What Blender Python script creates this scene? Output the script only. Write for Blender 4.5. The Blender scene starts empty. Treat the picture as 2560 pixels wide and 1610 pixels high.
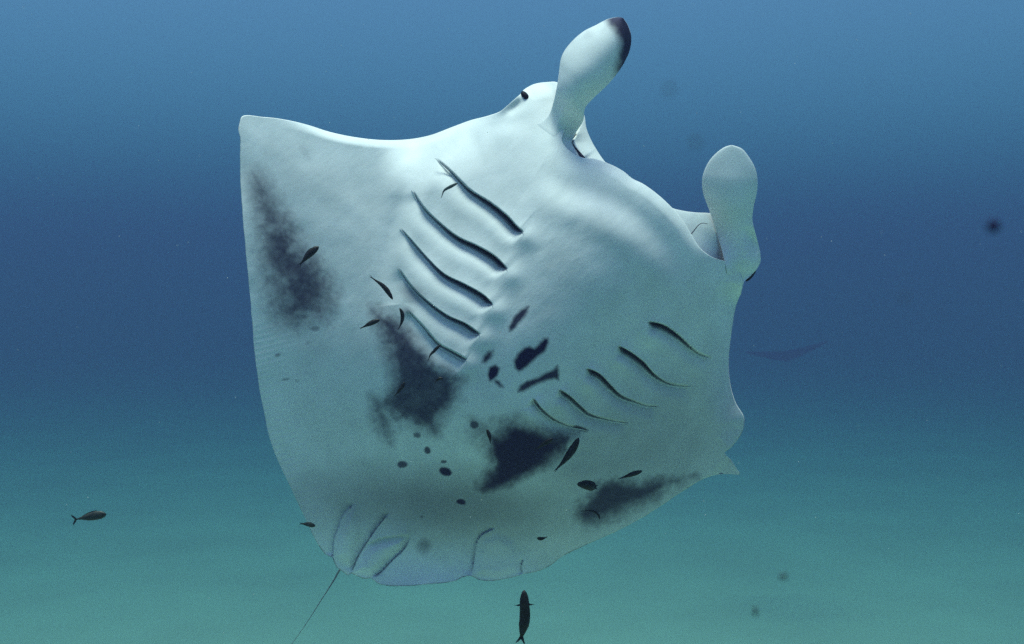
import bpy, math
import numpy as np
from mathutils import Vector

# ------------------------------------------------------------------ camera, world, sun, exposure
scene = bpy.context.scene
col = scene.collection
rad = math.radians

F = 2745.0                      # focal length in photo pixels (photo 2560 x 1610)
PITCH = rad(-1.5)
CAM = np.array([0.0, 0.0, 21.0])
FWD = np.array([0.0, math.cos(PITCH), math.sin(PITCH)])
UP = np.array([0.0, -math.sin(PITCH), math.cos(PITCH)])
RIGHT = np.array([1.0, 0.0, 0.0])

cam_d = bpy.data.cameras.new('camera')
cam_d.sensor_width = 36.0
cam_d.lens = 36.0 * F / 2560.0
cam_d.clip_start = 0.02
cam_d.clip_end = 2000.0
cam_d.dof.use_dof = True
cam_d.dof.focus_distance = 4.05
cam_d.dof.aperture_fstop = 5.0
cam = bpy.data.objects.new('camera', cam_d)
cam.location = CAM
cam.rotation_euler = (rad(90) + PITCH, 0, 0)
col.objects.link(cam)
scene.camera = cam

SUN = Vector((-0.05, -0.035, 0.985)).normalized()      # towards the sun (refracted: nearly overhead)
world = bpy.data.worlds.new('World')
scene.world = world
world.use_nodes = True
wn = world.node_tree.nodes
sky = wn.new('ShaderNodeTexSky')
sky.sky_type = 'NISHITA'
sky.sun_disc = False
sky.sun_elevation = math.asin(SUN.z)
sky.sun_rotation = math.atan2(SUN.x, SUN.y)
wn['Background'].inputs['Strength'].default_value = 0.11
world.node_tree.links.new(sky.outputs['Color'], wn['Background'].inputs['Color'])

sun_d = bpy.data.lights.new('sun', 'SUN')
sun_d.energy = 3.9
sun_d.angle = rad(22)
sun_d.color = (1.0, 0.99, 0.86)
sun = bpy.data.objects.new('sun', sun_d)
sun.rotation_euler = SUN.to_track_quat('Z', 'Y').to_euler()
sun.location = (0, 0, 30)
col.objects.link(sun)

scene.view_settings.view_transform = 'Standard'
scene.view_settings.look = 'None'
scene.view_settings.exposure = 0.68
scene.view_settings.gamma = 1.0
scene.view_settings.use_curve_mapping = False
scene.render.engine = 'CYCLES'
scene.cycles.volume_bounces = 1
scene.cycles.max_bounces = 6
scene.cycles.diffuse_bounces = 3
scene.cycles.use_denoising = False

SURFACE_Z = CAM[2] + 21.0        # water surface = top of the water volume
WATER_T = np.array([0.0270, 0.0226, 0.0219])    # extinction per metre (r, g, b)
WATER_A = np.array([0.140, 0.172, 0.345])       # scattering albedo
WATER_G = 0.6

# ------------------------------------------------------------------ helpers
def at(px, py, d):
    px = np.asarray(px, float); py = np.asarray(py, float); d = np.asarray(d, float)
    px, py, d = np.broadcast_arrays(px, py, d)
    return (CAM + d[..., None] * (FWD + RIGHT * ((px - 1280.0) / F)[..., None]
                                  - UP * ((py - 805.0) / F)[..., None]))

def mesh_np(name, verts, quads, attr=None, smooth=True):
    verts = np.ascontiguousarray(verts, dtype=np.float32)
    quads = np.ascontiguousarray(quads, dtype=np.int32)
    m = bpy.data.meshes.new(name)
    m.vertices.add(len(verts)); m.vertices.foreach_set('co', verts.ravel())
    nq, k = quads.shape
    m.loops.add(nq * k); m.loops.foreach_set('vertex_index', quads.ravel())
    m.polygons.add(nq)
    m.polygons.foreach_set('loop_start', np.arange(0, nq * k, k, dtype=np.int32))
    m.update(calc_edges=True)
    m.validate()
    m.polygons.foreach_set('use_smooth', np.full(len(m.polygons), smooth, dtype=bool))
    if attr is not None:
        a = m.attributes.new('pigment_and_shade', 'FLOAT', 'POINT')
        a.data.foreach_set('value', np.ascontiguousarray(attr, dtype=np.float32))
    m.update()
    return m

def link(name, mesh, mat, parent=None, origin=None):
    o = bpy.data.objects.new(name, mesh)
    col.objects.link(o)
    if mesh is not None and mat is not None:
        mesh.materials.append(mat)
    if parent is not None:
        o.parent = parent
        o.location = -Vector(parent.location)
    return o

def tag(o, label=None, cat=None, group=None, kind=None):
    if label: o['label'] = label
    if cat: o['category'] = cat
    if group: o['group'] = group
    if kind: o['kind'] = kind
    return o

def empty(name, loc):
    o = bpy.data.objects.new(name, None)
    o.location = Vector(loc); o.empty_display_size = 0.1
    col.objects.link(o)
    return o

def grid_quads(nr, nc, wrap=False, off=0):
    r = np.arange(nr - 1)[:, None]; c = np.arange(nc if wrap else nc - 1)[None, :]
    c2 = (c + 1) % nc
    return np.stack([r * nc + c, r * nc + c2, (r + 1) * nc + c2, (r + 1) * nc + c], -1).reshape(-1, 4) + off

def catmull(P, step, closed=False):
    P = np.asarray(P, float); n = len(P); out = []
    rng = range(n if closed else n - 1)
    for i in rng:
        if closed:
            p0, p1, p2, p3 = P[(i - 1) % n], P[i], P[(i + 1) % n], P[(i + 2) % n]
        else:
            p1, p2 = P[i], P[i + 1]
            p0 = P[i - 1] if i else 2 * p1 - p2
            p3 = P[i + 2] if i + 2 < n else 2 * p2 - p1
        L = np.linalg.norm(p2 - p1)
        d1 = max(np.linalg.norm(p1 - p0), 1e-6) ** .5; d2 = max(L, 1e-6) ** .5; d3 = max(np.linalg.norm(p3 - p2), 1e-6) ** .5
        m1 = (p1 - p0) / d1 - (p2 - p0) / (d1 + d2) + (p2 - p1) / d2
        m2 = (p2 - p1) / d2 - (p3 - p1) / (d2 + d3) + (p3 - p2) / d3
        m1 = m1 * d2; m2 = m2 * d2
        k = max(2, int(L / step * 3))
        t = np.linspace(0, 1, k, endpoint=False)[:, None]
        out.append((2 * t**3 - 3 * t**2 + 1) * p1 + (t**3 - 2 * t**2 + t) * m1 + (-2 * t**3 + 3 * t**2) * p2 + (t**3 - t**2) * m2)
    if not closed: out.append(P[-1:])
    return np.concatenate(out)

def resample(P, n, closed=False):
    P = np.asarray(P, float)
    Q = np.vstack([P, P[:1]]) if closed else P
    L = np.concatenate([[0], np.cumsum(np.linalg.norm(np.diff(Q, axis=0), axis=1))])
    u = np.linspace(0, L[-1], n, endpoint=not closed)
    return np.stack([np.interp(u, L, Q[:, k]) for k in range(P.shape[1])], -1)

def sstep(a, b, x):
    t = np.clip((x - a) / (b - a), 0, 1)
    return t * t * (3 - 2 * t)

def vnoise(x, y, seed=0):
    xi = np.floor(x).astype(np.int64); yi = np.floor(y).astype(np.int64)
    xf = x - xi; yf = y - yi
    def h(a, b):
        n = (a * 374761393 + b * 668265263 + seed * 974711) & 0x7fffffff
        n = ((n ^ (n >> 13)) * 1274126177) & 0x7fffffff
        return ((n ^ (n >> 16)) & 0xffff) / 65535.0
    u = xf * xf * (3 - 2 * xf); v = yf * yf * (3 - 2 * yf)
    return (h(xi, yi) * (1 - u) + h(xi + 1, yi) * u) * (1 - v) + (h(xi, yi + 1) * (1 - u) + h(xi + 1, yi + 1) * u) * v

def fbm(x, y, seed=0, o=4):
    s = 0; a = 0.5; f = 1.0
    for i in range(o):
        s = s + a * (vnoise(x * f, y * f, seed + i) * 2 - 1); a *= 0.5; f *= 2.03
    return s

def poly_sd(x, y, P):
    """signed distance to a polygon, negative inside"""
    P = np.asarray(P, float); n = len(P)
    d = np.full(x.shape, 1e18); inside = np.zeros(x.shape, bool)
    for i in range(n):
        ax, ay = P[i]; bx, by = P[(i + 1) % n]
        ex, ey = bx - ax, by - ay
        t = np.clip(((x - ax) * ex + (y - ay) * ey) / (ex * ex + ey * ey + 1e-9), 0, 1)
        d = np.minimum(d, (x - ax - t * ex) ** 2 + (y - ay - t * ey) ** 2)
        c = ((ay > y) != (by > y)) & (x < (bx - ax) * (y - ay) / (by - ay + 1e-12) + ax)
        inside ^= c
    d = np.sqrt(d)
    return np.where(inside, -d, d)

def line_sd(x, y, P):
    """distance with side sign (positive on the right hand of travel in image = below for left->right) and position 0..1"""
    P = np.asarray(P, float)
    L = np.concatenate([[0], np.cumsum(np.linalg.norm(np.diff(P, axis=0), axis=1))])
    best = np.full(x.shape, 1e18); sg = np.ones(x.shape); pos = np.zeros(x.shape); over = np.zeros(x.shape)
    for i in range(len(P) - 1):
        ax, ay = P[i]; bx, by = P[i + 1]; ex, ey = bx - ax, by - ay; l2 = ex * ex + ey * ey
        tr = ((x - ax) * ex + (y - ay) * ey) / l2
        t = np.clip(tr, 0, 1)
        d = (x - ax - t * ex) ** 2 + (y - ay - t * ey) ** 2
        cr = ex * (y - ay) - ey * (x - ax)
        m = d < best
        best = np.where(m, d, best); sg = np.where(m, np.sign(cr), sg); pos = np.where(m, (L[i] + t * math.sqrt(l2)) / L[-1], pos)
    return np.sqrt(best) * sg, pos

# ------------------------------------------------------------------ materials
def principled(name, rgb, rough=0.6, spec=0.3):
    m = bpy.data.materials.new(name); m.use_nodes = True
    b = m.node_tree.nodes['Principled BSDF']
    b.inputs['Base Color'].default_value = (*rgb, 1)
    b.inputs['Roughness'].default_value = rough
    b.inputs['Specular IOR Level'].default_value = spec
    return m

def skin_material():
    m = principled('manta_skin', (0.75, 0.76, 0.74), 0.55, 0.15)
    nt = m.node_tree; n = nt.nodes; b = n['Principled BSDF']
    a = n.new('ShaderNodeAttribute'); a.attribute_name = 'pigment_and_shade'
    tc = n.new('ShaderNodeTexCoord')
    nz = n.new('ShaderNodeTexNoise'); nz.inputs['Scale'].default_value = 9; nz.inputs['Detail'].default_value = 6
    nt.links.new(tc.outputs['Object'], nz.inputs['Vector'])
    r1 = n.new('ShaderNodeValToRGB')
    r1.color_ramp.elements[0].position = 0.3; r1.color_ramp.elements[0].color = (0.70, 0.72, 0.70, 1)
    r1.color_ramp.elements[1].position = 0.7; r1.color_ramp.elements[1].color = (0.82, 0.83, 0.81, 1)
    nt.links.new(nz.outputs['Fac'], r1.inputs['Fac'])
    mx = n.new('ShaderNodeMix'); mx.data_type = 'RGBA'
    mx.inputs[7].default_value = (0.018, 0.012, 0.048, 1)
    nt.links.new(a.outputs['Fac'], mx.inputs[0])
    nt.links.new(r1.outputs['Color'], mx.inputs[6])
    nt.links.new(mx.outputs[2], b.inputs['Base Color'])
    fn = n.new('ShaderNodeTexNoise'); fn.inputs['Scale'].default_value = 160; fn.inputs['Detail'].default_value = 3
    nt.links.new(tc.outputs['Object'], fn.inputs['Vector'])
    bp = n.new('ShaderNodeBump'); bp.inputs['Strength'].default_value = 0.1; bp.inputs['Distance'].default_value = 0.004
    nt.links.new(fn.outputs['Fac'], bp.inputs['Height'])
    nt.links.new(bp.outputs['Normal'], b.inputs['Normal'])
    return m

def sand_material():
    m = principled('sand', (0.5, 0.47, 0.36), 0.9, 0.1)
    nt = m.node_tree; n = nt.nodes; b = n['Principled BSDF']
    tc = n.new('ShaderNodeTexCoord')
    nz = n.new('ShaderNodeTexNoise'); nz.inputs['Scale'].default_value = 0.09; nz.inputs['Detail'].default_value = 5
    nt.links.new(tc.outputs['Object'], nz.inputs['Vector'])
    r = n.new('ShaderNodeValToRGB')
    r.color_ramp.elements[0].position = 0.3; r.color_ramp.elements[0].color = (0.46, 0.48, 0.32, 1)
    r.color_ramp.elements[1].position = 0.72; r.color_ramp.elements[1].color = (0.56, 0.59, 0.40, 1)
    nt.links.new(nz.outputs['Fac'], r.inputs['Fac'])
    nt.links.new(r.outputs['Color'], b.inputs['Base Color'])
    fn = n.new('ShaderNodeTexNoise'); fn.inputs['Scale'].default_value = 6; fn.inputs['Detail'].default_value = 6
    nt.links.new(tc.outputs['Object'], fn.inputs['Vector'])
    bp = n.new('ShaderNodeBump'); bp.inputs['Strength'].default_value = 0.3; bp.inputs['Distance'].default_value = 0.05
    nt.links.new(fn.outputs['Fac'], bp.inputs['Height'])
    nt.links.new(bp.outputs['Normal'], b.inputs['Normal'])
    return m

SKIN = skin_material()
EYE = principled('eye_black', (0.008, 0.006, 0.012), 0.6, 0.1)
CREASE_SHADE = principled('crease_shade', (0.035, 0.03, 0.05), 0.8, 0.1)  # dark tone standing in for shade in the mouth folds
TAILM = principled('tail_skin', (0.16, 0.17, 0.18), 0.6, 0.2)

# ------------------------------------------------------------------ seabed
def build_seabed():
    n = 240
    g = np.linspace(-1, 1, n); g = np.sign(g) * np.abs(g) ** 2.2 * 420.0
    X, Y = np.meshgrid(g, g + 20.0)
    Z = 0.12 * fbm(X * 0.07, Y * 0.07, 3, 4) + 0.3 * fbm(X * 0.02, Y * 0.02, 8, 2)
    v = np.stack([X, Y, Z], -1).reshape(-1, 3)
    q = grid_quads(n, n)
    o = link('seabed', mesh_np('seabed', v, q), sand_material())
    tag(o, 'pale sandy seabed fading into blue water', 'seabed', kind='structure')
build_seabed()

# ------------------------------------------------------------------ water (closed box of even density)
def build_haze():
    m = bpy.data.materials.new('sea_water'); m.use_nodes = True
    nt = m.node_tree; nt.nodes.clear()
    out = nt.nodes.new('ShaderNodeOutputMaterial')
    pv = nt.nodes.new('ShaderNodeVolumePrincipled')
    D = WATER_T.max()
    C = WATER_A * WATER_T / D
    A = 1 - (WATER_T / D - C) / (1 - C)
    pv.inputs['Color'].default_value = (*C, 1)
    pv.inputs['Absorption Color'].default_value = (*np.clip(A, 0, 1), 1)
    pv.inputs['Density'].default_value = D
    pv.inputs['Anisotropy'].default_value = WATER_G
    nt.links.new(pv.outputs['Volume'], out.inputs['Volume'])
    x, y0, y1, z0, z1 = 460.0, -440.0, 480.0, -2.0, SURFACE_Z
    v = [(sx * x, yy, zz) for zz in (z0, z1) for yy in (y0, y1) for sx in (-1, 1)]
    q = [(0, 2, 3, 1), (4, 5, 7, 6), (0, 1, 5, 4), (2, 6, 7, 3), (0, 4, 6, 2), (1, 3, 7, 5)]
    o = link('haze', mesh_np('haze', np.array(v), np.array(q), smooth=False), m)
    tag(o, 'clear blue sea water filling the whole scene', 'water', kind='stuff')
build_haze()

# ------------------------------------------------------------------ manta ray
D0 = 4.0
HM = np.array([1560.0, 490.0]); AX = np.array([-0.592, 0.806]); BX = np.array([-0.806, -0.592])

GILL_L = [
    [(1089,392),(1138,437),(1174,473),(1226,506),(1269,540),(1295,568),(1311,581)],
    [(1032,473),(1059,516),(1097,554),(1145,592),(1197,616),(1240,642),(1271,674)],
    [(1002,569),(1031,601),(1069,644),(1112,685),(1164,711),(1212,739),(1235,763)],
    [(997,668),(1031,716),(1074,756),(1121,789),(1164,808),(1202,836)],
    [(1019,773),(1059,815),(1097,858),(1131,877),(1169,899)]]
GILL_R = [
    [(1620,803),(1655,810),(1694,835),(1725,864),(1747,881),(1784,895)],
    [(1546,863),(1576,879),(1611,906),(1635,933),(1669,955),(1703,962),(1728,963)],
    [(1466,919),(1498,933),(1527,962),(1552,986),(1586,1001),(1615,1011),(1647,1014)],
    [(1398,972),(1425,989),(1454,1016),(1474,1033),(1513,1045),(1542,1051),(1571,1055)],
    [(1334,994),(1356,1021),(1381,1043),(1415,1060),(1444,1067),(1474,1074)]]
GILL_L = [resample(catmull(g, 10), 22) for g in GILL_L]
GILL_R = [resample(catmull(g, 10), 22) for g in GILL_R]
FOLDS = [  # (polyline, step depth, reach px)
    ([(833,1395),(833,1354),(846,1317),(859,1284),(889,1258)], 0.020, 22),
    ([(878,1434),(897,1387),(919,1352),(946,1314),(976,1279)], 0.022, 20),
    ([(930,1446),(949,1433),(978,1403),(1011,1371),(1027,1338)], 0.014, 16),
    ([(919,1360),(951,1346),(989,1340),(1027,1338)], -0.014, 24),
    ([(1178,1440),(1187,1383),(1192,1353),(1205,1336),(1240,1320)], 0.014, 18),
    ([(1306,1434),(1303,1416),(1308,1398)], 0.010, 12)]
FOLDS = [(resample(catmull(p, 10), 14), a, w) for p, a, w in FOLDS]
LIP = resample(catmull([(1330,452),(1400,492),(1480,512),(1545,548),(1610,598),(1655,655),(1690,715)], 12), 18)
FLANK = resample(catmull([(1100,372),(1045,455),(1005,560),(985,665),(995,760)], 12), 14)
WTIP = resample(catmull([(1822,1108),(1800,1150),(1765,1190),(1735,1208)], 12), 10)

def depth(x, y):
    """distance (m) of the belly surface behind the plane D0, over photo position"""
    s = (x - HM[0]) * AX[0] + (y - HM[1]) * AX[1]
    t = (x - HM[0]) * BX[0] + (y - HM[1]) * BX[1]
    z = 0.30 * (np.maximum(t, 0) / 886) ** 1.8 + 0.80 * (np.maximum(-t, 0) / 640) ** 2.2
    z = z + 0.075 * (np.maximum(260 - s, 0) / 300) ** 2
    z = z + 0.40 * (np.maximum(s - 420, 0) / 740) ** 1.6
    win = sstep(-500, 120, s) * (1 - sstep(600, 1050, s))
    z = z - 0.19 * np.exp(-(t / 370) ** 2) * win
    # throat bulge and lip groove
    d, p = line_sd(x, y, LIP)
    w = np.sin(np.pi * np.clip(p, 0.0, 1.0)) ** 0.7
    z = z + w * (0.015 * np.exp(-((d + 30) / 34) ** 2) - 0.012 * np.exp(-((d - 30) / 40) ** 2))
    # flank ridge where the body joins the wing
    d, p = line_sd(x, y, FLANK)
    z = z + 0.016 * np.exp(-(np.abs(d - 12) / 28) ** 2) * np.sin(np.pi * p) ** .6 - 0.010 * np.exp(-((d + 25) / 26) ** 2) * np.sin(np.pi * p) ** .6
    # shoulder hollow between horns and wing
    z = z + 0.02 * np.exp(-(((x - 1240) / 60) ** 2 + ((y - 300) / 30) ** 2))
    z = z + 0.020 * np.exp(-(((x - 1288) * .8 + (y - 268) * -.6) / 34) ** 2 - (((x - 1288) * .6 + (y - 268) * .8) / 13) ** 2)
    # gill flaps: each flap ends in a proud edge above a recessed slit
    for k, G in enumerate(GILL_L):
        d, p = line_sd(x, y, G)
        w = sstep(0.0, 0.12, p) * (0.45 + 0.75 * p) * (1 - sstep(0.93, 1.0, p)) * (1, 1, .95, .8, .6)[k]
        e = sstep(-0.8, 2.8, d); ad = np.abs(d)
        z = z + w * (e * (0.036 * np.exp(-ad / 14) + 0.018 * np.clip(1 - ad / 85, 0, 1) ** 1.5) - (1 - e) * 0.008 * np.exp(-ad / 30)) * (1 - sstep(45, 85, ad))
        z = z - 0.007 * w * np.exp(-((d - 46) / 20) ** 2)
        z = z - 0.012 * np.exp(-(((x - G[-1, 0] - 4) ** 2 + (y - G[-1, 1] - 14) ** 2) / 30 ** 2))
    for k, G in enumerate(GILL_R):
        d, p = line_sd(x, y, G)
        w = sstep(0.0, 0.08, p) * (1.1 - 0.7 * p) * (1 - sstep(0.9, 1.0, p)) * (1, 1, .95, .8, .6)[k]
        e = sstep(-0.8, 2.8, d); ad = np.abs(d)
        z = z + w * (e * (0.042 * np.exp(-ad / 13) + 0.026 * np.clip(1 - ad / 70, 0, 1) ** 1.5) - (1 - e) * 0.010 * np.exp(-ad / 24)) * (1 - sstep(40, 72, ad))
        z = z - 0.013 * w * np.exp(-((d - 36) / 17) ** 2)
        z = z - 0.014 * np.exp(-(((x - G[0, 0] - 4) ** 2 + (y - G[0, 1] - 34) ** 2) / 30 ** 2))
    for G, a, r in FOLDS:
        d, p = line_sd(x, y, G)
        w = sstep(0.0, 0.1, p) * (1 - sstep(0.9, 1.0, p))
        z = z + w * np.where(d < 0, a * np.exp(d / r), -0.2 * a * np.exp(-d / r))
    for P, hgt in (([(835,1393),(835,1354),(848,1318),(861,1287),(889,1262),(904,1310),(906,1330),(892,1386),(878,1430)], 0.022),
                   ([(882,1432),(899,1389),(921,1362),(951,1349),(989,1342),(1023,1340),(1009,1370),(976,1402),(947,1432),(930,1444)], 0.026),
                   ([(1182,1440),(1190,1386),(1196,1356),(1210,1340),(1245,1332),(1290,1350),(1304,1400),(1302,1434),(1240,1452)], 0.016)):
        z = z - hgt * (1 - sstep(-26, 2, poly_sd(x, y, P)))
    # curled back tip of the far wing
    d, p = line_sd(x, y, WTIP)
    z = z + 0.07 * sstep(0, 24, -d) * sstep(1690, 1770, x) * sstep(1085, 1125, y)
    z = z + 0.006 * fbm(x / 150, y / 150, 5, 3) + 0.0007 * fbm((x + y) / 26, (x - y) / 60, 15, 3)
    return z

OUT = [(606,290),(599,308),(596,326),(600,344),(600,399),(601,458),(608,557),(615,638),(628,776),(638,893),(654,1000),(681,1117),
       (734,1234),(765,1300),(794,1360),(816,1387),(832,1394),(834,1402),(844,1420),(859,1431),(870,1438),(878,1434),(892,1440),
       (913,1447),(927,1445),(946,1459),(970,1464),(1016,1465),(1065,1461),(1119,1456),(1140,1452),(1158,1443),(1178,1441),
       (1198,1450),(1232,1452),(1278,1444),(1306,1436),(1341,1429),(1378,1412),(1401,1394),(1465,1362),(1532,1332),(1572,1312),
       (1618,1286),(1665,1256),(1715,1223),(1755,1199),(1791,1187),(1822,1185),(1849,1185),(1840,1168),(1829,1152),(1812,1132),(1826,1120),(1842,1102),
       (1857,1076),(1861,1058),(1859,1040),(1840,1008),(1828,970),(1823,935),(1823,891),(1828,842),(1835,793),(1840,766),(1853,731),
       (1858,706),(1850,682),(1834,662),(1810,652),(1786,645),
       (1768,635),(1748,617),(1728,585),(1708,552),(1678,517),(1642,484),(1607,459),(1582,447),(1557,427),(1522,409),(1487,397),
       (1457,394),(1432,383),(1405,352),(1413,318),(1420,272),(1418,235),(1393,206),(1369,205),(1343,208),(1326,214),(1310,224),(1300,236),
       (1286,248),(1266,266),(1249,279),(1214,291),(1178,300),(1131,317),(1078,337),(1036,346),(988,350),(941,349),(883,342),(826,330),(765,311),
       (712,299),(655,292)]
N_OUT = 1400
CTR = np.array([1250.0, 830.0])
outline = resample(catmull(OUT, 4, closed=True), N_OUT, closed=True)

# small raggedness of the hem
edge_n = 1.2 * fbm(np.arange(N_OUT) * 0.12, np.zeros(N_OUT), 21, 3)
nrm = outline - CTR; nrm = nrm / np.linalg.norm(nrm, axis=1)[:, None]
hem = (outline[:, 1] > 1230) | (outline[:, 0] < 700)
outline = outline + nrm * (edge_n * hem)[:, None]

PATCHES = [  # polygon, feather px, strength, edge warp px
    ([(634,440),(660,462),(705,535),(758,612),(808,680),(826,735),(806,790),(745,815),(700,795),(674,690),(654,560)], 64, .90, 18),
    ([(925,775),(985,785),(1010,820),(1060,880),(1110,920),(1150,950),(1145,990),(1110,1045),(1100,1080),(1060,1085),(1020,1060),(990,1045),(960,1010),(985,960),(975,900),(950,840)], 42, .93, 20),
    ([(928,985),(960,1005),(988,1060),(975,1105),(945,1080)], 40, .75, 12),
    ([(1185,1058),(1230,1075),(1250,1050),(1290,1038),(1330,1062),(1400,1078),(1450,1088),(1440,1125),(1380,1155),(1330,1185),(1290,1212),(1240,1225),(1190,1238),(1160,1225),(1200,1180),(1225,1150),(1205,1110)], 46, 1.0, 22),
    ([(1500,1200),(1580,1196),(1680,1194),(1745,1188),(1700,1216),(1640,1250),(1560,1286),(1500,1306),(1450,1316),(1430,1290),(1440,1262),(1470,1230)], 44, .96, 14),
    ([(1321,766),(1300,774),(1283,795),(1271,817),(1273,829),(1286,821),(1304,802),(1317,781)], 8, .95, 3),
    ([(1360,845),(1371,845),(1371,858),(1360,877),(1335,898),(1314,917),(1297,927),(1290,922),(1283,905),(1292,886),(1311,869),(1323,867),(1335,872),(1345,862)], 8, 1., 4),
    ([(1295,979),(1300,962),(1317,950),(1343,944),(1367,932),(1383,925),(1393,915),(1396,922),(1398,937),(1398,951),(1388,948),(1369,951),(1343,958),(1323,970),(1307,979)], 8, .97, 4),
    ([(1222,877),(1233,877),(1228,895),(1213,907),(1204,907),(1209,891)], 9, .95, 3),
    ([(1223,919),(1238,913),(1249,922),(1245,939),(1233,951),(1223,955),(1218,937)], 7, 1., 3),
    ([(1235,948),(1249,951),(1261,968),(1250,968),(1238,958)], 7, .95, 2)]
SPOTS_AND_SHADE = [  # x, y, rx, ry, angle deg, strength, softness
    (790,772,14,20,-50,.75,.6),(788,820,8,12,80,.6,.6),(768,858,5,8,60,.35,.8),(700,816,6,9,60,.3,.8),(693,884,4,9,70,.5,.6),(711,948,3,10,80,.5,.6),(741,950,4,6,80,.35,.6),
    (975,1006,20,15,40,.8,.6),(1048,1056,18,15,20,.85,.6),(1033,968,13,12,0,.6,.7),(1187,1063,13,11,0,.75,.5),
    (1040,1090,11,7,10,.6,.5),(1069,1127,9,9,0,.75,.4),(1008,1160,12,10,0,.75,.4),(1112,1156,8,5,0,.7,.4),(1115,1179,17,10,15,.9,.4),
    (1149,1257,13,8,0,.85,.4),(1050,1291,5,5,0,.6,.5),(1060,1361,22,22,0,.62,.9),(1453,1072,20,7,12,.8,.5),
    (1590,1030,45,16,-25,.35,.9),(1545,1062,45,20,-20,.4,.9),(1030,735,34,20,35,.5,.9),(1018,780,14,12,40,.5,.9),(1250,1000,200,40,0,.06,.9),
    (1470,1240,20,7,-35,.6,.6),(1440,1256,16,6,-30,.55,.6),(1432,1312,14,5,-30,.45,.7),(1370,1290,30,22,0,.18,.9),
    (1120,1262,330,85,4,.64,.95),(1330,1240,200,60,-8,.35,.95),(1570,1130,330,180,-22,.42,.95),(762,383,10,26,-30,.14,.9),(790,860,60,110,10,.16,.9),(1260,460,30,5,-5,.08,.9)]  # widest ellipses are painted shade on the lower belly and right side

def pigment_and_shade(x, y, edge):
    wx = x + 26 * fbm(x / 55, y / 55, 11, 4); wy = y + 26 * fbm(x / 55, y / 55, 31, 4)
    p = np.zeros(x.shape)
    for P, f, st, wp in PATCHES:
        k = wp / 26.0
        sd = poly_sd(x + (wx - x) * k, y + (wy - y) * k, P)
        p = np.maximum(p, st * (1 - sstep(-f * 0.75, f * 1.0, sd)))
    m = np.clip(0.92 + 0.45 * fbm(x / 26, y / 26, 61, 5), 0, 1)
    p = p * (m + (1 - m) * sstep(.8, .97, p))
    p = np.clip(p + 0.7 * p * (1 - p) * fbm(x / 9, y / 9, 81, 3), 0, 1)
    for (cx, cy, rx, ry, an, st, so) in SPOTS_AND_SHADE:
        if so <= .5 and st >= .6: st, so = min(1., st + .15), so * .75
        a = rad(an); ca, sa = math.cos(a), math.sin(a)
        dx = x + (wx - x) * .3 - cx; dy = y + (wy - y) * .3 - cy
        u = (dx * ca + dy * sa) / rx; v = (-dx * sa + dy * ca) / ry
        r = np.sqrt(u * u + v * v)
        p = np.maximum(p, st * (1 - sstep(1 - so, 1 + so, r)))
    p = np.maximum(p, 0.10 * sstep(25, 130, edge))
    for side, gs in ((0, GILL_L), (1, GILL_R)):  # gill openings plus shade under the flap edges, painted into the skin colour
        for k, G in enumerate(gs):
            d, q = line_sd(x, y, G); uu = q if side == 0 else 1 - q
            f = (0.35 + 0.65 * sstep(.05, .6, uu)) * (1, 1, .95, .85, .75)[k] * sstep(0, .04, q) * (1 - sstep(.97, 1, q))
            wd = 4.0 + 8.0 * sstep(.2, .8, uu)
            p = np.maximum(p, .90 * f * sstep(-0.8, 0.6, d) * (1 - sstep(wd * .5, wd * 1.5, d)))
    # thin dark hems along the rear edge and pelvic fins
    seg = sstep(1290, 1330, y) * sstep(770, 800, x) * (1 - sstep(1480, 1560, x))
    p = np.maximum(p, 0.75 * seg * (1 - sstep(0.8, 3.2, edge)) * np.clip(0.7 + fbm(x / 12, y / 12, 71, 2), 0, 1))
    for j, (G, a, r) in enumerate(FOLDS):
        if j == 3: continue
        d, q = line_sd(x, y, G)
        p = np.maximum(p, (.35, .85, .7, 0, .45, .5)[j] * (1 - sstep(0.5, 3.0, np.abs(d))) * sstep(0, .15, q) * (1 - sstep(.85, 1, q)))
    return np.clip(p, 0, 1)

BODY = {}
def body_z(x, y):
    out = np.empty(x.size); fx, fy = x.ravel(), y.ravel()
    P, Zv = BODY['p'], BODY['z']
    m = (P[:, 0] > fx.min() - 30) & (P[:, 0] < fx.max() + 30) & (P[:, 1] > fy.min() - 30) & (P[:, 1] < fy.max() + 30)
    P, Zv = P[m], Zv[m]
    for i in range(x.size):
        d = (P[:, 0] - fx[i]) ** 2 + (P[:, 1] - fy[i]) ** 2
        k = np.argpartition(d, 6)[:6]; w = 1 / (d[k] + 1.0)
        out[i] = (Zv[k] * w).sum() / w.sum()
    return out.reshape(x.shape)

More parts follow.
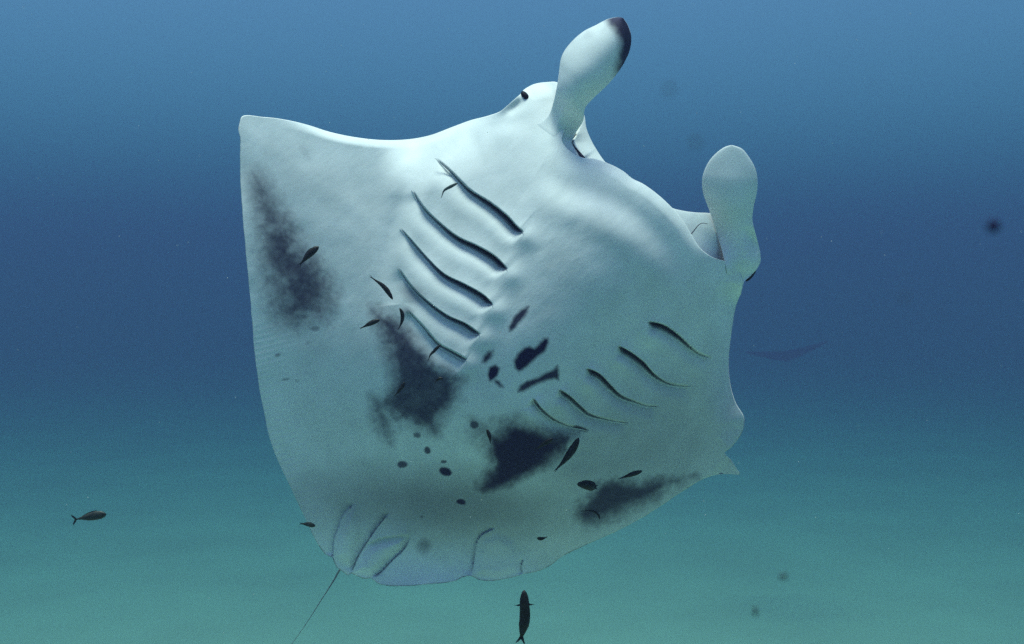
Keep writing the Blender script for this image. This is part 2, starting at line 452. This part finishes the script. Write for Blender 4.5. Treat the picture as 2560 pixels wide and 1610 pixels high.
def build_body(root):
    NR = 250
    r = np.linspace(0, 1, NR) ** 0.93
    r[0] = 0.004
    R = outline - CTR
    X = CTR[0] + r[:, None] * R[None, :, 0]; Y = CTR[1] + r[:, None] * R[None, :, 1]
    # distance to the rim
    Rl = np.linalg.norm(R, axis=1)
    edge = (1 - r)[:, None] * Rl[None, :]
    rows = np.where(r > 0.6)[0]
    SPC = np.linalg.norm(np.diff(outline[:5], axis=0), axis=1).mean()
    otan = np.roll(outline, -2, 0) - np.roll(outline, 2, 0); otan /= np.linalg.norm(otan, axis=1)[:, None]
    def rim_dist(x, y, idx):
        px, py = outline[idx, 0], outline[idx, 1]
        d2 = (x[:, None] - px) ** 2 + (y[:, None] - py) ** 2
        j = d2.argmin(1); d2 = d2[np.arange(len(x)), j]
        pr = (x - px[j]) * otan[idx[j], 0] + (y - py[j]) * otan[idx[j], 1]
        prc = np.clip(pr, -SPC * .6, SPC * .6)
        return np.sqrt(np.maximum(d2 - prc ** 2, 0)), np.clip(j + prc / SPC, 0, len(idx) - 1)
    for k in rows:
        edge[k], _ = rim_dist(X[k], Y[k], np.arange(N_OUT))
    edge[-1] = 0
    Z = depth(X, Y)
    ox, oy = outline[:, 0], outline[:, 1]
    def roll(mask, amp, reach, power, fade=60):
        idx = np.where(mask)[0]
        # keep the run in order along the rim
        gaps = np.where(np.diff(idx) > 1)[0]
        if len(gaps): idx = np.concatenate([idx[gaps[-1] + 1:], idx[:gaps[-1] + 1]])
        w = np.sin(np.pi * (np.arange(len(idx)) + .5) / len(idx)) ** 0.5
        fade = min(fade, len(idx) // 3)
        w = sstep(0, fade, np.minimum(np.arange(len(idx)), np.arange(len(idx))[::-1]).astype(float))
        for k in rows:
            if edge[k].min() > reach: continue
            d, jf = rim_dist(X[k], Y[k], idx)
            Z[k] += amp * np.interp(jf, np.arange(len(idx)), w) * np.clip(1 - d / reach, 0, 1) ** power
    roll((oy < 352) & (ox < 1300) & (ox > 680), 0.034, 22, 2)
    roll((oy < 351) & (ox >= 930) & (ox < 1262), 0.15, 140, 1.8)
    roll((oy < 245) & (ox >= 1290) & (ox < 1400), 0.05, 42, 2)
    roll((oy < 650) & (ox >= 1440) & (ox < 1790), 0.035, 28, 2)
    roll((ox > 1815) & (oy > 700) & (oy < 1126), 0.14, 80, 2.2, 22)
    roll((oy > 1330) & (ox > 850) & (ox < 1420), -0.075, 110, 2)
    roll((ox < 720) & (oy > 400), -0.020, 70, 2)
    # fin rays on the rear margin of the raised wing
    q = (Y + 0.25 * X) / 15.0
    ray_w = sstep(780, 860, Y) * (1 - sstep(1240, 1330, Y)) * np.clip(1 - edge / 110, 0, 1) * (X < 900)
    Z = Z + 0.0006 * np.sin(2 * np.pi * q + 2 * fbm(X / 60, Y / 60, 41, 2)) * ray_w
    BODY['p'] = np.stack([X[rows].ravel(), Y[rows].ravel()], -1)[::2]; BODY['z'] = Z[rows].ravel()[::2]
    pg = pigment_and_shade(X, Y, edge)
    V = at(X, Y, D0 + Z).reshape(-1, 3)
    Q = grid_quads(NR, N_OUT, wrap=True)[:, ::-1]
    # back (dorsal) side
    NB = 46
    rb = np.linspace(0, 1, NB)[1:-1][::-1] ** 0.9
    Xb = CTR[0] + rb[:, None] * R[None, :, 0]; Yb = CTR[1] + rb[:, None] * R[None, :, 1]
    s = (Xb - HM[0]) * AX[0] + (Yb - HM[1]) * AX[1]; t = (Xb - HM[0]) * BX[0] + (Yb - HM[1]) * BX[1]
    th = (0.05 + 0.30 * np.exp(-(t / 300) ** 2) * sstep(-250, 150, s) * (1 - sstep(500, 1150, s))) * np.sqrt(np.clip(1 - rb ** 3, 0, 1))[:, None]
    # the back follows the belly so the two skins never cross
    fi = np.interp(rb, r, np.arange(NR)); i0 = np.floor(fi).astype(int); i1 = np.minimum(i0 + 1, NR - 1); ff = (fi - i0)[:, None]
    Zb = Z[i0] * (1 - ff) + Z[i1] * ff + th + 0.008
    Vb = at(Xb, Yb, D0 + Zb).reshape(-1, 3)
    n0 = len(V)
    ringidx = np.concatenate([(NR - 1) * N_OUT + np.arange(N_OUT), n0 + np.arange(len(Vb))])
    Qb = ringidx[grid_quads(NB - 1, N_OUT, wrap=True)][:, ::-1]
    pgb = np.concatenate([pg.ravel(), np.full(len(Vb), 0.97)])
    # close both centres
    c1 = n0 + len(Vb)
    Vc = np.array([V[:N_OUT].mean(0), Vb[-N_OUT:].mean(0)])
    i = np.arange(N_OUT); j = (i + 1) % N_OUT
    lastb = n0 + len(Vb) - N_OUT
    allV = np.vstack([V, Vb, Vc])
    tri1 = np.stack([np.full(N_OUT, c1), j, i, i], -1)
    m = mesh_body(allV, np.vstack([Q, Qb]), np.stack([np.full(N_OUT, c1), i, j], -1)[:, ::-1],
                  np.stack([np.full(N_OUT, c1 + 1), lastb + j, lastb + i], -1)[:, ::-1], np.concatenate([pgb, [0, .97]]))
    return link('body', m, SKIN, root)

def mesh_body(verts, quads, t1, t2, attr):
    m = bpy.data.meshes.new('manta_body')
    tris = np.vstack([t1, t2])
    m.vertices.add(len(verts)); m.vertices.foreach_set('co', np.ascontiguousarray(verts, np.float32).ravel())
    idx = np.concatenate([quads.ravel(), tris.ravel()]).astype(np.int32)
    m.loops.add(len(idx)); m.loops.foreach_set('vertex_index', idx)
    nq, nt = len(quads), len(tris)
    m.polygons.add(nq + nt)
    m.polygons.foreach_set('loop_start', np.concatenate([np.arange(nq) * 4, nq * 4 + np.arange(nt) * 3]).astype(np.int32))
    m.update(calc_edges=True)
    m.polygons.foreach_set('use_smooth', np.ones(nq + nt, bool))
    a = m.attributes.new('pigment_and_shade', 'FLOAT', 'POINT')
    a.data.foreach_set('value', np.ascontiguousarray(attr, np.float32))
    m.update()
    return m

def shell(name, Lc, Rc, zfun, thick, parent, mat, pig=None, nr=70, nc=30, pigback=0.9, taper=0):
    """closed fin built between a left and a right edge; zfun(x, y, u, c) gives its distance behind D0"""
    A = resample(catmull(Lc, 6), nr); B = resample(catmull(Rc, 6), nr)
    c = (1 - np.cos(np.linspace(0, np.pi, nc))) / 2
    X = A[:, None, 0] * (1 - c) + B[:, None, 0] * c; Y = A[:, None, 1] * (1 - c) + B[:, None, 1] * c
    U = np.linspace(0, 1, nr)[:, None] + 0 * c; Cc = c[None, :] + 0 * U
    Z = zfun(X, Y, U, Cc)
    tk = thick * np.sqrt(np.clip(1 - (2 * Cc - 1) ** 2, 0, 1)) * (1 - 0.75 * U ** 4) * (sstep(0, taper, U) if taper else 1)
    front = at(X, Y, D0 + Z - tk / 2).reshape(-1, 3)
    back = at(X, Y, D0 + Z + tk / 2 + 0.0008).reshape(-1, 3)
    V = np.vstack([front, back])
    q1 = grid_quads(nr, nc)[:, ::-1]; q2 = grid_quads(nr, nc, off=nr * nc)
    rows = np.arange(nr - 1); o = nr * nc
    eL = np.stack([rows * nc, (rows + 1) * nc, (rows + 1) * nc + o, rows * nc + o], -1)[:, ::-1]
    e = nc - 1
    eR = np.stack([rows * nc + e, rows * nc + e + o, (rows + 1) * nc + e + o, (rows + 1) * nc + e], -1)[:, ::-1]
    k = np.arange(nc - 1)
    b0 = np.stack([k, k + o, k + 1 + o, k + 1], -1)[:, ::-1]
    b1 = np.stack([k, k + 1, k + 1 + o, k + o], -1)[:, ::-1] + np.array([(nr - 1) * nc])
    pf = pig(X, Y, U, Cc) if pig is not None else np.zeros(X.shape)
    at_ = np.concatenate([pf.ravel(), np.full(nr * nc, pigback)])
    return link(name, mesh_np(name, V, np.vstack([q1, q2, eL, eR, b0, b1]), at_), mat, parent)

def scalar_depth(x, y):
    return float(depth(np.array([[float(x)]]), np.array([[float(y)]]))[0, 0])

def build_manta():
    root = empty('manta_ray', at(1250, 830, D0 + 0.1))
    tag(root, 'large manta ray showing its white belly with gill slits and dark blotches', 'manta ray')
    build_body(root)

    # --- cephalic fins (horns)
    Lc = [(1316,330),(1330,317),(1350,307),(1371,289),(1384,254),(1393,211),(1398,175),(1402,148),(1411,127),(1433,100),(1461,77),(1489,63),(1516,49),(1540,43),(1552,43)]
    Rc = [(1475,430),(1448,384),(1431,357),(1440,332),(1458,302),(1463,270),(1483,246),(1516,215),(1541,186),(1561,156),(1575,123),(1578,90),(1570,63),(1558,45)]
    zr = scalar_depth(1345, 335)
    def zh(X, Y, U, Cc):
        zb = body_z(X, Y)
        own = zr - 0.00 - 0.10 * sstep(0.10, 0.6, U) - 0.03 * sstep(0.55, 1, U)
        own = own + 0.10 * np.clip(Cc - 0.35, 0, 1) * (1 - sstep(.1, .4, U))
        k = sstep(0.04, 0.36, U)
        z = (zb + 0.012 * (1 - sstep(0, 0.10, U)) + 0.07 * sstep(.35, 1, Cc)) * (1 - k) + own * k
        return z - (0.030 * np.sin(np.pi * np.clip(Cc, 0, 1)) ** 0.9) * sstep(0.12, 0.45, U) * (1 - sstep(.6, 1, U)) + 0.06 * (1 - Cc) ** 3 * sstep(.3, .6, U)
    def ph(X, Y, U, Cc):
        d = poly_sd(X + 6 * fbm(X / 14, Y / 14, 7, 3), Y + 6 * fbm(X / 14, Y / 14, 17, 3),
                    [(1500,30),(1525,60),(1545,85),(1552,110),(1550,140),(1543,170),(1540,190),(1600,170),(1600,30)])
        p = 1 - sstep(-12, 16, d)
        e = np.minimum(Cc, 1 - Cc)
        st = np.clip(fbm((X + Y) / 16, (X - Y) / 60, 91, 3), 0, 1) * 0.30 * (1 - sstep(.1, .45, Cc)) * sstep(.45, .7, U)
        return np.clip(np.maximum(p * 0.97, st), 0, 1) * np.where((e < 0.012) & (U > .9), 0.2, 1)
    h1 = shell('cephalic_fin', Lc, Rc, zh, 0.030, root, SKIN, ph, 110, 46, .9, .4)
    h1['label'] = 'broad horn fin with a dark purple crescent at its tip'

    Lr = [(1812,735),(1819,700),(1815,671),(1805,627),(1791,582),(1778,540),(1769,515),(1759,487),(1755,463),(1757,439),(1769,409),(1787,386),(1811,368),(1826,363)]
    Rr = [(1852,738),(1860,706),(1876,690),(1893,671),(1901,654),(1901,636),(1894,603),(1886,573),(1881,548),(1884,518),(1892,481),(1894,451),(1888,421),(1876,398),(1855,372),(1832,363)]
    zr2 = scalar_depth(1845, 690)
    def zh2(X, Y, U, Cc):
        zb = body_z(X, Y)
        own = zr2 - 0.01 - 0.09 * sstep(0.25, 0.75, U) - 0.025 * sstep(.6, 1, U)
        k = sstep(0.10 + .14 * Cc, 0.40 + .16 * Cc, U)
        z = (zb + 0.016 - 0.030 * sstep(0.02, .20, U) * (1 - Cc)) * (1 - k) + own * k
        z = z + 0.10 * sstep(.5, 1, Cc) ** 2 * sstep(.06, .16, U) * (1 - sstep(.32, .46, U))
        return z - 0.028 * np.sin(np.pi * Cc) ** 0.9 * sstep(0.25, 0.6, U) * (1 - sstep(.55, 1, U))
    h2 = shell('cephalic_fin', Lr, Rr, zh2, 0.026, root, SKIN, None, 100, 40, .9, .45)
    h2['label'] = 'plain white spoon shaped horn fin'

    # --- upper jaw and mouth corners behind the lower lip
    T = [(1452,262),(1462,292),(1466,320),(1478,350),(1494,378),(1516,408),(1560,445),(1620,487),(1678,519),(1709,527),(1739,531),(1775,533),(1835,545)]
    Bt = [(1395,335),(1405,375),(1430,410),(1455,430),(1480,450),(1515,475),(1570,515),(1630,565),(1680,610),(1715,650),(1750,680),(1790,700),(1835,710)]
    zj = scalar_depth(1600, 480)
    def zm(X, Y, U, Cc):
        z = np.maximum(depth(X, Y), zj - .04) + 0.05 + 0.05 * (1 - Cc) + 0.05 * np.sin(np.pi * U)
        dd, p = line_sd(X, Y, np.array([(1460,400),(1430,357),(1441,334)]))
        return z - 0.02 * np.where(dd > 0, np.exp(-dd / 16), 0) * sstep(0, .1, p)
    def ribbon(name, pts, w0, w1, z):  # dark strip painting the shade inside a mouth fold
        P = resample(catmull(pts, 4), 24); tg = np.gradient(P, axis=0); tg /= np.linalg.norm(tg, axis=1)[:, None]
        nn = np.stack([-tg[:, 1], tg[:, 0]], -1); w = np.linspace(w0, w1, 24)[:, None]
        zz = zm(P[:, 0], P[:, 1], np.full(24, z), np.full(24, .5)) - 0.016
        V = np.vstack([at(*(P - nn * w * .5).T, D0 + zz), at(*P.T, D0 + zz - .002), at(*(P + nn * w * .5).T, D0 + zz)])
        link(name, mesh_np(name, V, grid_quads(3, 24)), CREASE_SHADE, root)
    ribbon('mouth_crease_shade', [(1433,360),(1440,371),(1449,383),(1460,397)], 2.0, 9.0, .15)
    ribbon('mouth_crease_shade', [(1441,333),(1435,344),(1431,356)], 1.5, 2.5, .1)
    ribbon('mouth_crease_shade', [(1728,585),(1737,574),(1746,563),(1755,558),(1770,560)], 2.6, 1.2, .85)
    mj = shell('upper_jaw', T, Bt, zm, 0.02, root, SKIN, None, 160, 40, 0.6)

    # --- eyes
    for (ex, ey, rx, ry, ang, dz) in ((1313,240,15,8,52,-0.012), (1877,687,21,7,-52,-0.02)):
        n, k = 18, 12
        th = np.linspace(0, 2 * np.pi, n, endpoint=False)[None, :]; ph_ = np.linspace(0.02, np.pi - 0.02, k)[:, None]
        u = np.sin(ph_) * np.cos(th); v = np.sin(ph_) * np.sin(th); w = np.cos(ph_) + 0 * th
        ca, sa = math.cos(rad(ang)), math.sin(rad(ang))
        X = ex + rx * u * ca - ry * v * sa; Y = ey + rx * u * sa + ry * v * ca
        zc = scalar_depth(ex, ey) + (0.025 if ex < 1500 else 0.13) + dz
        link('eye', mesh_np('eye', at(X, Y, D0 + zc + 0.02 * w).reshape(-1, 3), grid_quads(k, n, True)), EYE, root)

    # --- gill slits: dark openings below each flap edge, overhang shade painted as a fade
    for side, gs in ((0, GILL_L), (1, GILL_R)):
        for k, G in enumerate(gs):
            P = resample(G, 60); u = np.linspace(0, 1, 60)
            if side == 1: uu = 1 - u
            else: uu = u
            w = (4.0 + 12.0 * sstep(0.2, 0.8, uu)) * (1 - sstep(0.93, 1.0, uu)) * sstep(0.0, .1, uu) * (1, 1, .9, .65, .4)[k] + 0.5
            tg = np.gradient(P, axis=0); tg /= np.linalg.norm(tg, axis=1)[:, None]
            nn = np.stack([-tg[:, 1], tg[:, 0]], -1)
            wob = 0.8 * fbm(u * 14, u * 0 + k, 51 + side, 2)
            rows = []
            pgs = []
            for a, pv in ((0.0, .92), (.15, .90), (0.32, .80), (.5, .58), (0.7, .32), (1.0, .1)):
                Q = P + nn * (3.6 + wob + a * w)[:, None]
                z = depth(Q[:, 0], Q[:, 1]) - 0.0035 + (0.005 if a == 1.0 else 0)
                rows.append(at(Q[:, 0], Q[:, 1], D0 + z)); pgs.append(pv * (0.35 + 0.65 * sstep(.05, .6, uu)) * (1, 1, .95, .85, .7)[k])
            Vv = np.stack(rows, 0).reshape(-1, 3)
            link('gill_slit', mesh_np('gill_slit', Vv, grid_quads(6, 60)[:, ::-1], np.concatenate(pgs)), SKIN, root)

    # --- tail
    P = catmull([(872,1405),(850,1424),(835,1450),(800,1505),(765,1560),(728,1612),(700,1650)], 10)
    P = resample(P, 60); n = 8
    u = np.linspace(0, 1, 60)
    rr = (2.6 * (1 - u) ** 3 + 0.7) * D0 / F
    zt = scalar_depth(860, 1420) + 0.02 + 0.10 * u
    C3 = at(P[:, 0], P[:, 1], D0 + zt)
    th = np.linspace(0, 2 * np.pi, n, endpoint=False)
    tg = np.gradient(C3, axis=0); tg /= np.linalg.norm(tg, axis=1)[:, None]
    sx = np.cross(tg, FWD); sx /= np.linalg.norm(sx, axis=1)[:, None]; sy = np.cross(tg, sx)
    V = C3[:, None] + rr[:, None, None] * (np.cos(th)[None, :, None] * sx[:, None] + np.sin(th)[None, :, None] * sy[:, None])
    tl = link('tail', mesh_np('tail', V.reshape(-1, 3), grid_quads(60, n, True)), TAILM, root)
    tl['label'] = 'long thin dark whip tail'
    return root
build_manta()

# ------------------------------------------------------------------ fish
def fish_material(name, rgb, back):
    m = principled(name, rgb, 0.45, 0.3)
    nt = m.node_tree; n = nt.nodes; b = n['Principled BSDF']
    tc = n.new('ShaderNodeTexCoord')
    nz = n.new('ShaderNodeTexNoise'); nz.inputs['Scale'].default_value = 120; nz.inputs['Detail'].default_value = 3
    nt.links.new(tc.outputs['Object'], nz.inputs['Vector'])
    r = n.new('ShaderNodeValToRGB')
    r.color_ramp.elements[0].position = 0.35; r.color_ramp.elements[0].color = (*rgb, 1)
    r.color_ramp.elements[1].position = 0.7; r.color_ramp.elements[1].color = (*back, 1)
    nt.links.new(nz.outputs['Fac'], r.inputs['Fac']); nt.links.new(r.outputs['Color'], b.inputs['Base Color'])
    return m
BLACK = fish_material('black_fish', (0.006, 0.005, 0.004), (0.016, 0.013, 0.009))
GREY = fish_material('grey_fish', (0.018, 0.022, 0.024), (0.045, 0.05, 0.035))
TEAL = fish_material('teal_fish', (0.03, 0.05, 0.05), (0.06, 0.09, 0.08))
FIN = principled('fish_fin', (0.012, 0.014, 0.016), 0.6, 0.2)
GFIN = principled('grey_fin', (0.02, 0.025, 0.022), 0.6, 0.2)

PROF = dict(
    slim=[(0, .10), (.06, .5), (.18, .85), (.38, 1.), (.6, .82), (.8, .5), (.94, .28), (1, .22)],
    deep=[(0, .15), (.05, .5), (.16, .86), (.36, 1.), (.58, .84), (.78, .45), (.92, .2), (1, .16)],
    blunt=[(0, .12), (.08, .42), (.25, .72), (.55, .95), (.8, 1.0), (.93, .85), (1, .55)],
    long=[(0, .12), (.05, .45), (.14, .74), (.3, .92), (.55, 1.), (.75, .98), (.9, .6), (1, .3)])

def plate(name, pts, d, mat, root, dz=0.0015, zslope=None):
    P = np.asarray(pts, float); n = len(P)
    zz = np.full(n, d) if zslope is None else d + np.asarray(zslope)
    V = np.vstack([at(P[:, 0], P[:, 1], zz - dz), at(P[:, 0], P[:, 1], zz + dz)])
    me = bpy.data.meshes.new(name)
    faces = [tuple(range(n)), tuple(range(2 * n - 1, n - 1, -1))] + [(i, i + n, (i + 1) % n + n, (i + 1) % n) for i in range(n)]
    me.from_pydata([tuple(v) for v in V], [], faces); me.update()
    return link(name, me, mat, root)

def make_fish(label, spine, width, d, prof='slim', mat=None, fin=None, fork=0.9, dorsal=0.28, pect=False, flat=0.55, ddz=0.0, tail=True, name='small_fish', group=None, eye=False):
    """fish from a head-to-tail line in photo pixels, at distance d (m), full width in pixels"""
    mat = mat or BLACK; fin = fin or FIN
    S = resample(catmull(spine, 4), 40); u = np.linspace(0, 1, 40)
    L = np.linalg.norm(np.diff(S, axis=0), axis=1).sum()
    pr = np.interp(u, *zip(*PROF[prof])); k = np.hanning(5); k /= k.sum()
    pr = np.convolve(np.concatenate([pr[:1]] * 2 + [pr] + [pr[-1:]] * 2), k, 'valid')
    pr[0] *= .35
    hw = pr * width / 2
    tg = np.gradient(S, axis=0); tg /= np.linalg.norm(tg, axis=1)[:, None]
    nn = np.stack([-tg[:, 1], tg[:, 0]], -1)
    n = 14; th = np.linspace(0, 2 * np.pi, n, endpoint=False)
    X = S[:, None, 0] + hw[:, None] * nn[:, None, 0] * np.cos(th); Y = S[:, None, 1] + hw[:, None] * nn[:, None, 1] * np.cos(th)
    dc = d + ddz * (u - .5)
    Dp = dc[:, None] + hw[:, None] * flat * d / F * np.sin(th)
    V = at(X, Y, Dp).reshape(-1, 3)
    c0 = at(S[0, 0], S[0, 1], dc[0]); c1 = at(S[-1, 0], S[-1, 1], dc[-1])
    root = empty(name, at(S[18, 0], S[18, 1], d))
    tag(root, label, 'fish', group)
    me = bpy.data.meshes.new('fish_body')
    q = [tuple(int(a) for a in f) for f in grid_quads(40, n, True)]
    nv = len(V)
    q += [(nv, (i + 1) % n, i) for i in range(n)] + [(nv + 1, 39 * n + i, 39 * n + (i + 1) % n) for i in range(n)]
    me.from_pydata([tuple(v) for v in np.vstack([V, c0[None], c1[None]])], [], q)
    me.polygons.foreach_set('use_smooth', np.ones(len(me.polygons), bool)); me.update()
    link('body', me, mat, root)
    e = S[-1] - tg[-1] * 1.0; t = tg[-1]; b = nn[-1]; tl = max(0.16 * L, 3.0); hp = max(hw[-1], .8)
    if tail:
        pts = [e + b * hp, e + t * tl * .5 + b * width * .34 * fork, e + t * tl * 1.05 + b * width * .55 * fork, e + t * tl * .95 + b * width * .36 * fork,
               e + t * tl * .45, e + t * tl * .95 - b * width * .36 * fork, e + t * tl * 1.05 - b * width * .55 * fork, e + t * tl * .5 - b * width * .34 * fork, e - b * hp]
        plate('tail_fin', pts, dc[-1], fin, root)
    if dorsal:
        i0, i1 = 11, 31; idx = np.linspace(i0, i1, 9).astype(int)
        sgn = 1 if nn[20, 1] < 0 else -1
        top = [S[i] + sgn * nn[i] * (hw[i] + width * dorsal * .5 * math.sin(math.pi * (a + .08) / 1.16) ** .5 * (1 - .4 * a)) for i, a in zip(idx, np.linspace(0, 1, 9))]
        bot = [S[i] + sgn * nn[i] * hw[i] * .7 for i in idx[::-1]]
        plate('dorsal_fin', top + bot, d, fin, root, 0.001)
    if pect:
        for sg in (1, -1):
            i = 12; p = S[i] + sg * nn[i] * hw[i] * .8
            pts = [p - tg[i] * 2, p + sg * nn[i] * width * .30 + tg[i] * 0, p + sg * nn[i] * width * .62 + tg[i] * 1.0, p + sg * nn[i] * width * .3 + tg[i] * 3, p + tg[i] * 4]
            plate('pectoral_fin', pts, d, fin, root, 0.001)
    if eye:
        ex, ey = S[4] - (0, hw[4] * .15)
        th2 = np.linspace(0, 2 * np.pi, 10, endpoint=False)[None]; p2 = np.linspace(.05, np.pi - .05, 6)[:, None]
        r = width * .08
        link('eye', mesh_np('fish_eye', at(ex + r * np.sin(p2) * np.cos(th2), ey + r * np.sin(p2) * np.sin(th2),
             d - hw[4] * flat * d / F + r * d / F * (np.cos(p2) + 0 * th2)).reshape(-1, 3), grid_quads(6, 10, True)), EYE, root)
    return root

def over(x, y, gap=0.12):
    return D0 + scalar_depth(x, y) - gap

SCH = 'small fish accompanying the manta ray'
def sf(label, spine, w, gap=0.12, **k):
    mx, my = spine[len(spine) // 2]
    return make_fish(label, spine, w, over(mx, my, gap), group=SCH, **k)

sf('thick short black fish beside the dark blotch on the raised wing', [(797,616),(775,634),(753,658)], 18, dorsal=.15, fork=.5)
sf('slender black fish diagonal below the raised wing, left of the gills', [(982,749),(970,730),(956,714),(932,696)], 12, dorsal=.15, fork=.4)
sf('thin curved black fish upright beside the outer end of the last left gill slit', [(999,770),(1006,785),(1005,803),(998,819)], 10, dorsal=.1, fork=.4)
sf('small black fish nearly level next to the upright curved one', [(950,799),(928,808),(905,819)], 12, dorsal=.15, fork=.4)
sf('thin teal fish with hooked tail hovering under the first gill flap', [(1145,457),(1128,466),(1110,477),(1105,489)], 8, mat=TEAL, fin=TEAL, dorsal=.1, fork=.3)
sf('small black fish touching the lowest left gill slit', [(1102,861),(1087,876),(1075,889),(1072,897)], 8, dorsal=.1, fork=.4)
sf('tiny black fish above the notch of the left belly blotch', [(1011,955),(1004,969),(989,987)], 9, dorsal=.1, fork=.4)
sf('tiny hooked black fish inside the left belly blotch', [(1108,946),(1097,947),(1089,955)], 7, dorsal=.1, fork=.4)
sf('small upright black fish at the left side of the big dark belly blotch', [(1217,1073),(1223,1088),(1226,1106)], 10, dorsal=.1, fork=.3)
sf('small slanted black fish at the right side of the big dark belly blotch', [(1383,1096),(1362,1108),(1341,1121)], 11, dorsal=.15, fork=.3)
sf('longest black fish steeply slanted below the right gills, with thin pointed tail', [(1447,1094),(1434,1120),(1416,1146),(1394,1170)], 19, dorsal=.12, fork=.3)
sf('stout wedge shaped black fish over the lower belly', [(1443,1210),(1462,1212),(1488,1217)], 25, prof='blunt', ddz=0.05, dorsal=.1, tail=True, fork=.5)
sf('slim black fish pointing along the dark patch of the drooping wing', [(1606,1177),(1580,1186),(1553,1195)], 12, dorsal=.15, fork=.3)
sf('very thin curled fish within the dark patch of the drooping wing', [(1500,1299),(1494,1285),(1479,1277),(1456,1278)], 6, dorsal=.1, fork=.3)
sf('tiny black fish near the rear hem under the drooping wing', [(1342,1345),(1354,1347),(1366,1343)], 9, dorsal=.1, fork=.5)
sf('small dusky fish crossing the rear edge near the tail', [(789,1315),(770,1311),(753,1309)], 12, mat=GREY, fin=GFIN, dorsal=.15, fork=.5)
make_fish('grey forked tail fish with yellowish head over the pale sand', [(266,1286),(245,1288),(218,1293),(191,1298)], 23, 3.9, prof='deep', mat=GREY, fin=GFIN, fork=1.15, dorsal=.18, pect=False, eye=True, name='reef_fish')
make_fish('black forked tail fish swimming straight up below the manta', [(1310,1475),(1311,1505),(1312,1545),(1304,1591)], 27, 3.3, prof='long', fork=.85, dorsal=0, pect=True, flat=.8, name='reef_fish')

# ------------------------------------------------------------------ drifting specks and far ray
SPECK = principled('speck_dark', (0.015, 0.012, 0.05), 0.8, 0.1)
SPECKP = principled('speck_dusky', (0.05, 0.06, 0.06), 0.8, 0.1)
def speck(label, x, y, r, d, mat, stretch=1.0, seed=0):
    n, k = 14, 9
    th = np.linspace(0, 2 * np.pi, n, endpoint=False)[None]; p = np.linspace(.05, np.pi - .05, k)[:, None]
    rr = r * (1 + .25 * fbm(np.cos(th) * 2 + p, np.sin(th) * 2 + p * 1.3, seed, 2))
    X = x + rr * np.sin(p) * np.cos(th); Y = y + rr * stretch * np.sin(p) * np.sin(th)
    o = link('drifting_speck', mesh_np('speck', at(X, Y, d + r * d / F * (np.cos(p) + 0 * th)).reshape(-1, 3), grid_quads(k, n, True)), mat)
    tag(o, label, 'speck', 'specks drifting in the water')
speck('dark blurred speck drifting alone in the open blue water', 2483, 565, 17, 0.58, SPECK, 1.0, 1)
speck('dusky blurred speck above the pale sand right of the manta', 1958, 1441, 10, .75, SPECKP, .7, 2)
speck('thin upright dusky speck near the sand, below its rounder neighbour', 1888, 1528, 5, .8, SPECKP, 2.6, 3)

speck('faint blurred speck right of the dark tipped horn fin', 1673, 222, 8, 0.42, SPECKP, 1.0, 4)
speck('faint blurred speck between the two horn fins', 1738, 355, 8, 0.42, SPECKP, 1.0, 5)
speck('faint blurred speck below the dark one in open water', 2262, 745, 7, 0.42, SPECKP, 1.0, 6)

def far_ray():
    d = 72.0; cx, cy = 1968.0, 878.0
    root = empty('distant_ray', at(cx, cy, d))
    tag(root, 'faint distant ray with outspread wings fading into the blue water', 'ray')
    n, k = 41, 9
    t = np.linspace(-1, 1, n)[:, None]; c = np.linspace(0, 1, k)[None, :]
    chord = 58 * (1 - np.abs(t)) ** .8 + 3
    X = cx + 105 * t + 0 * c
    Y = cy - 14 * t - 12 * np.abs(t) ** 1.6 + 12 * (1 - np.abs(t)) + 0 * c - chord * (c - .5) * .45
    Z = d + chord * (c - .5) * d / F + 0.6 * np.abs(t) ** 2
    up = at(X, Y - (6 * (1 - np.abs(t)) ** 1.5 + .4) * np.sin(np.pi * c), Z).reshape(-1, 3)
    lo = at(X, Y + (8 * (1 - np.abs(t)) ** 1.5 + .4) * np.sin(np.pi * c) + .2, Z).reshape(-1, 3)
    q = np.vstack([grid_quads(n, k), grid_quads(n, k, off=n * k)[:, ::-1]])
    link('body', mesh_np('distant_body', np.vstack([up, lo]), q), SPECK, root)
far_ray()

def marine_snow(n=170):
    g = np.random.default_rng(5); V = []; Fc = []
    for i in range(n):
        d = 0.9 + 7.0 * g.random() ** 1.2
        c = at(g.uniform(-60, 2620), g.uniform(-40, 1650), d)
        r = d / F * g.uniform(0.7, 1.5)
        o = len(V) * 1
        for ax in np.vstack([np.eye(3), -np.eye(3)]):
            V.append(c + ax * r * g.uniform(.6, 1.2))
        for a, b, k in ((0, 1, 2), (1, 3, 2), (3, 4, 2), (4, 0, 2), (1, 0, 5), (3, 1, 5), (4, 3, 5), (0, 4, 5)):
            Fc.append((o + a, o + b, o + k))
    o = link('marine_snow', mesh_np('marine_snow', np.array(V), np.array(Fc)), principled('pale_particle', (0.62, 0.64, 0.6), 0.8, 0.1))
    tag(o, 'tiny pale particles suspended throughout the sea water', 'particles', kind='stuff')
marine_snow()
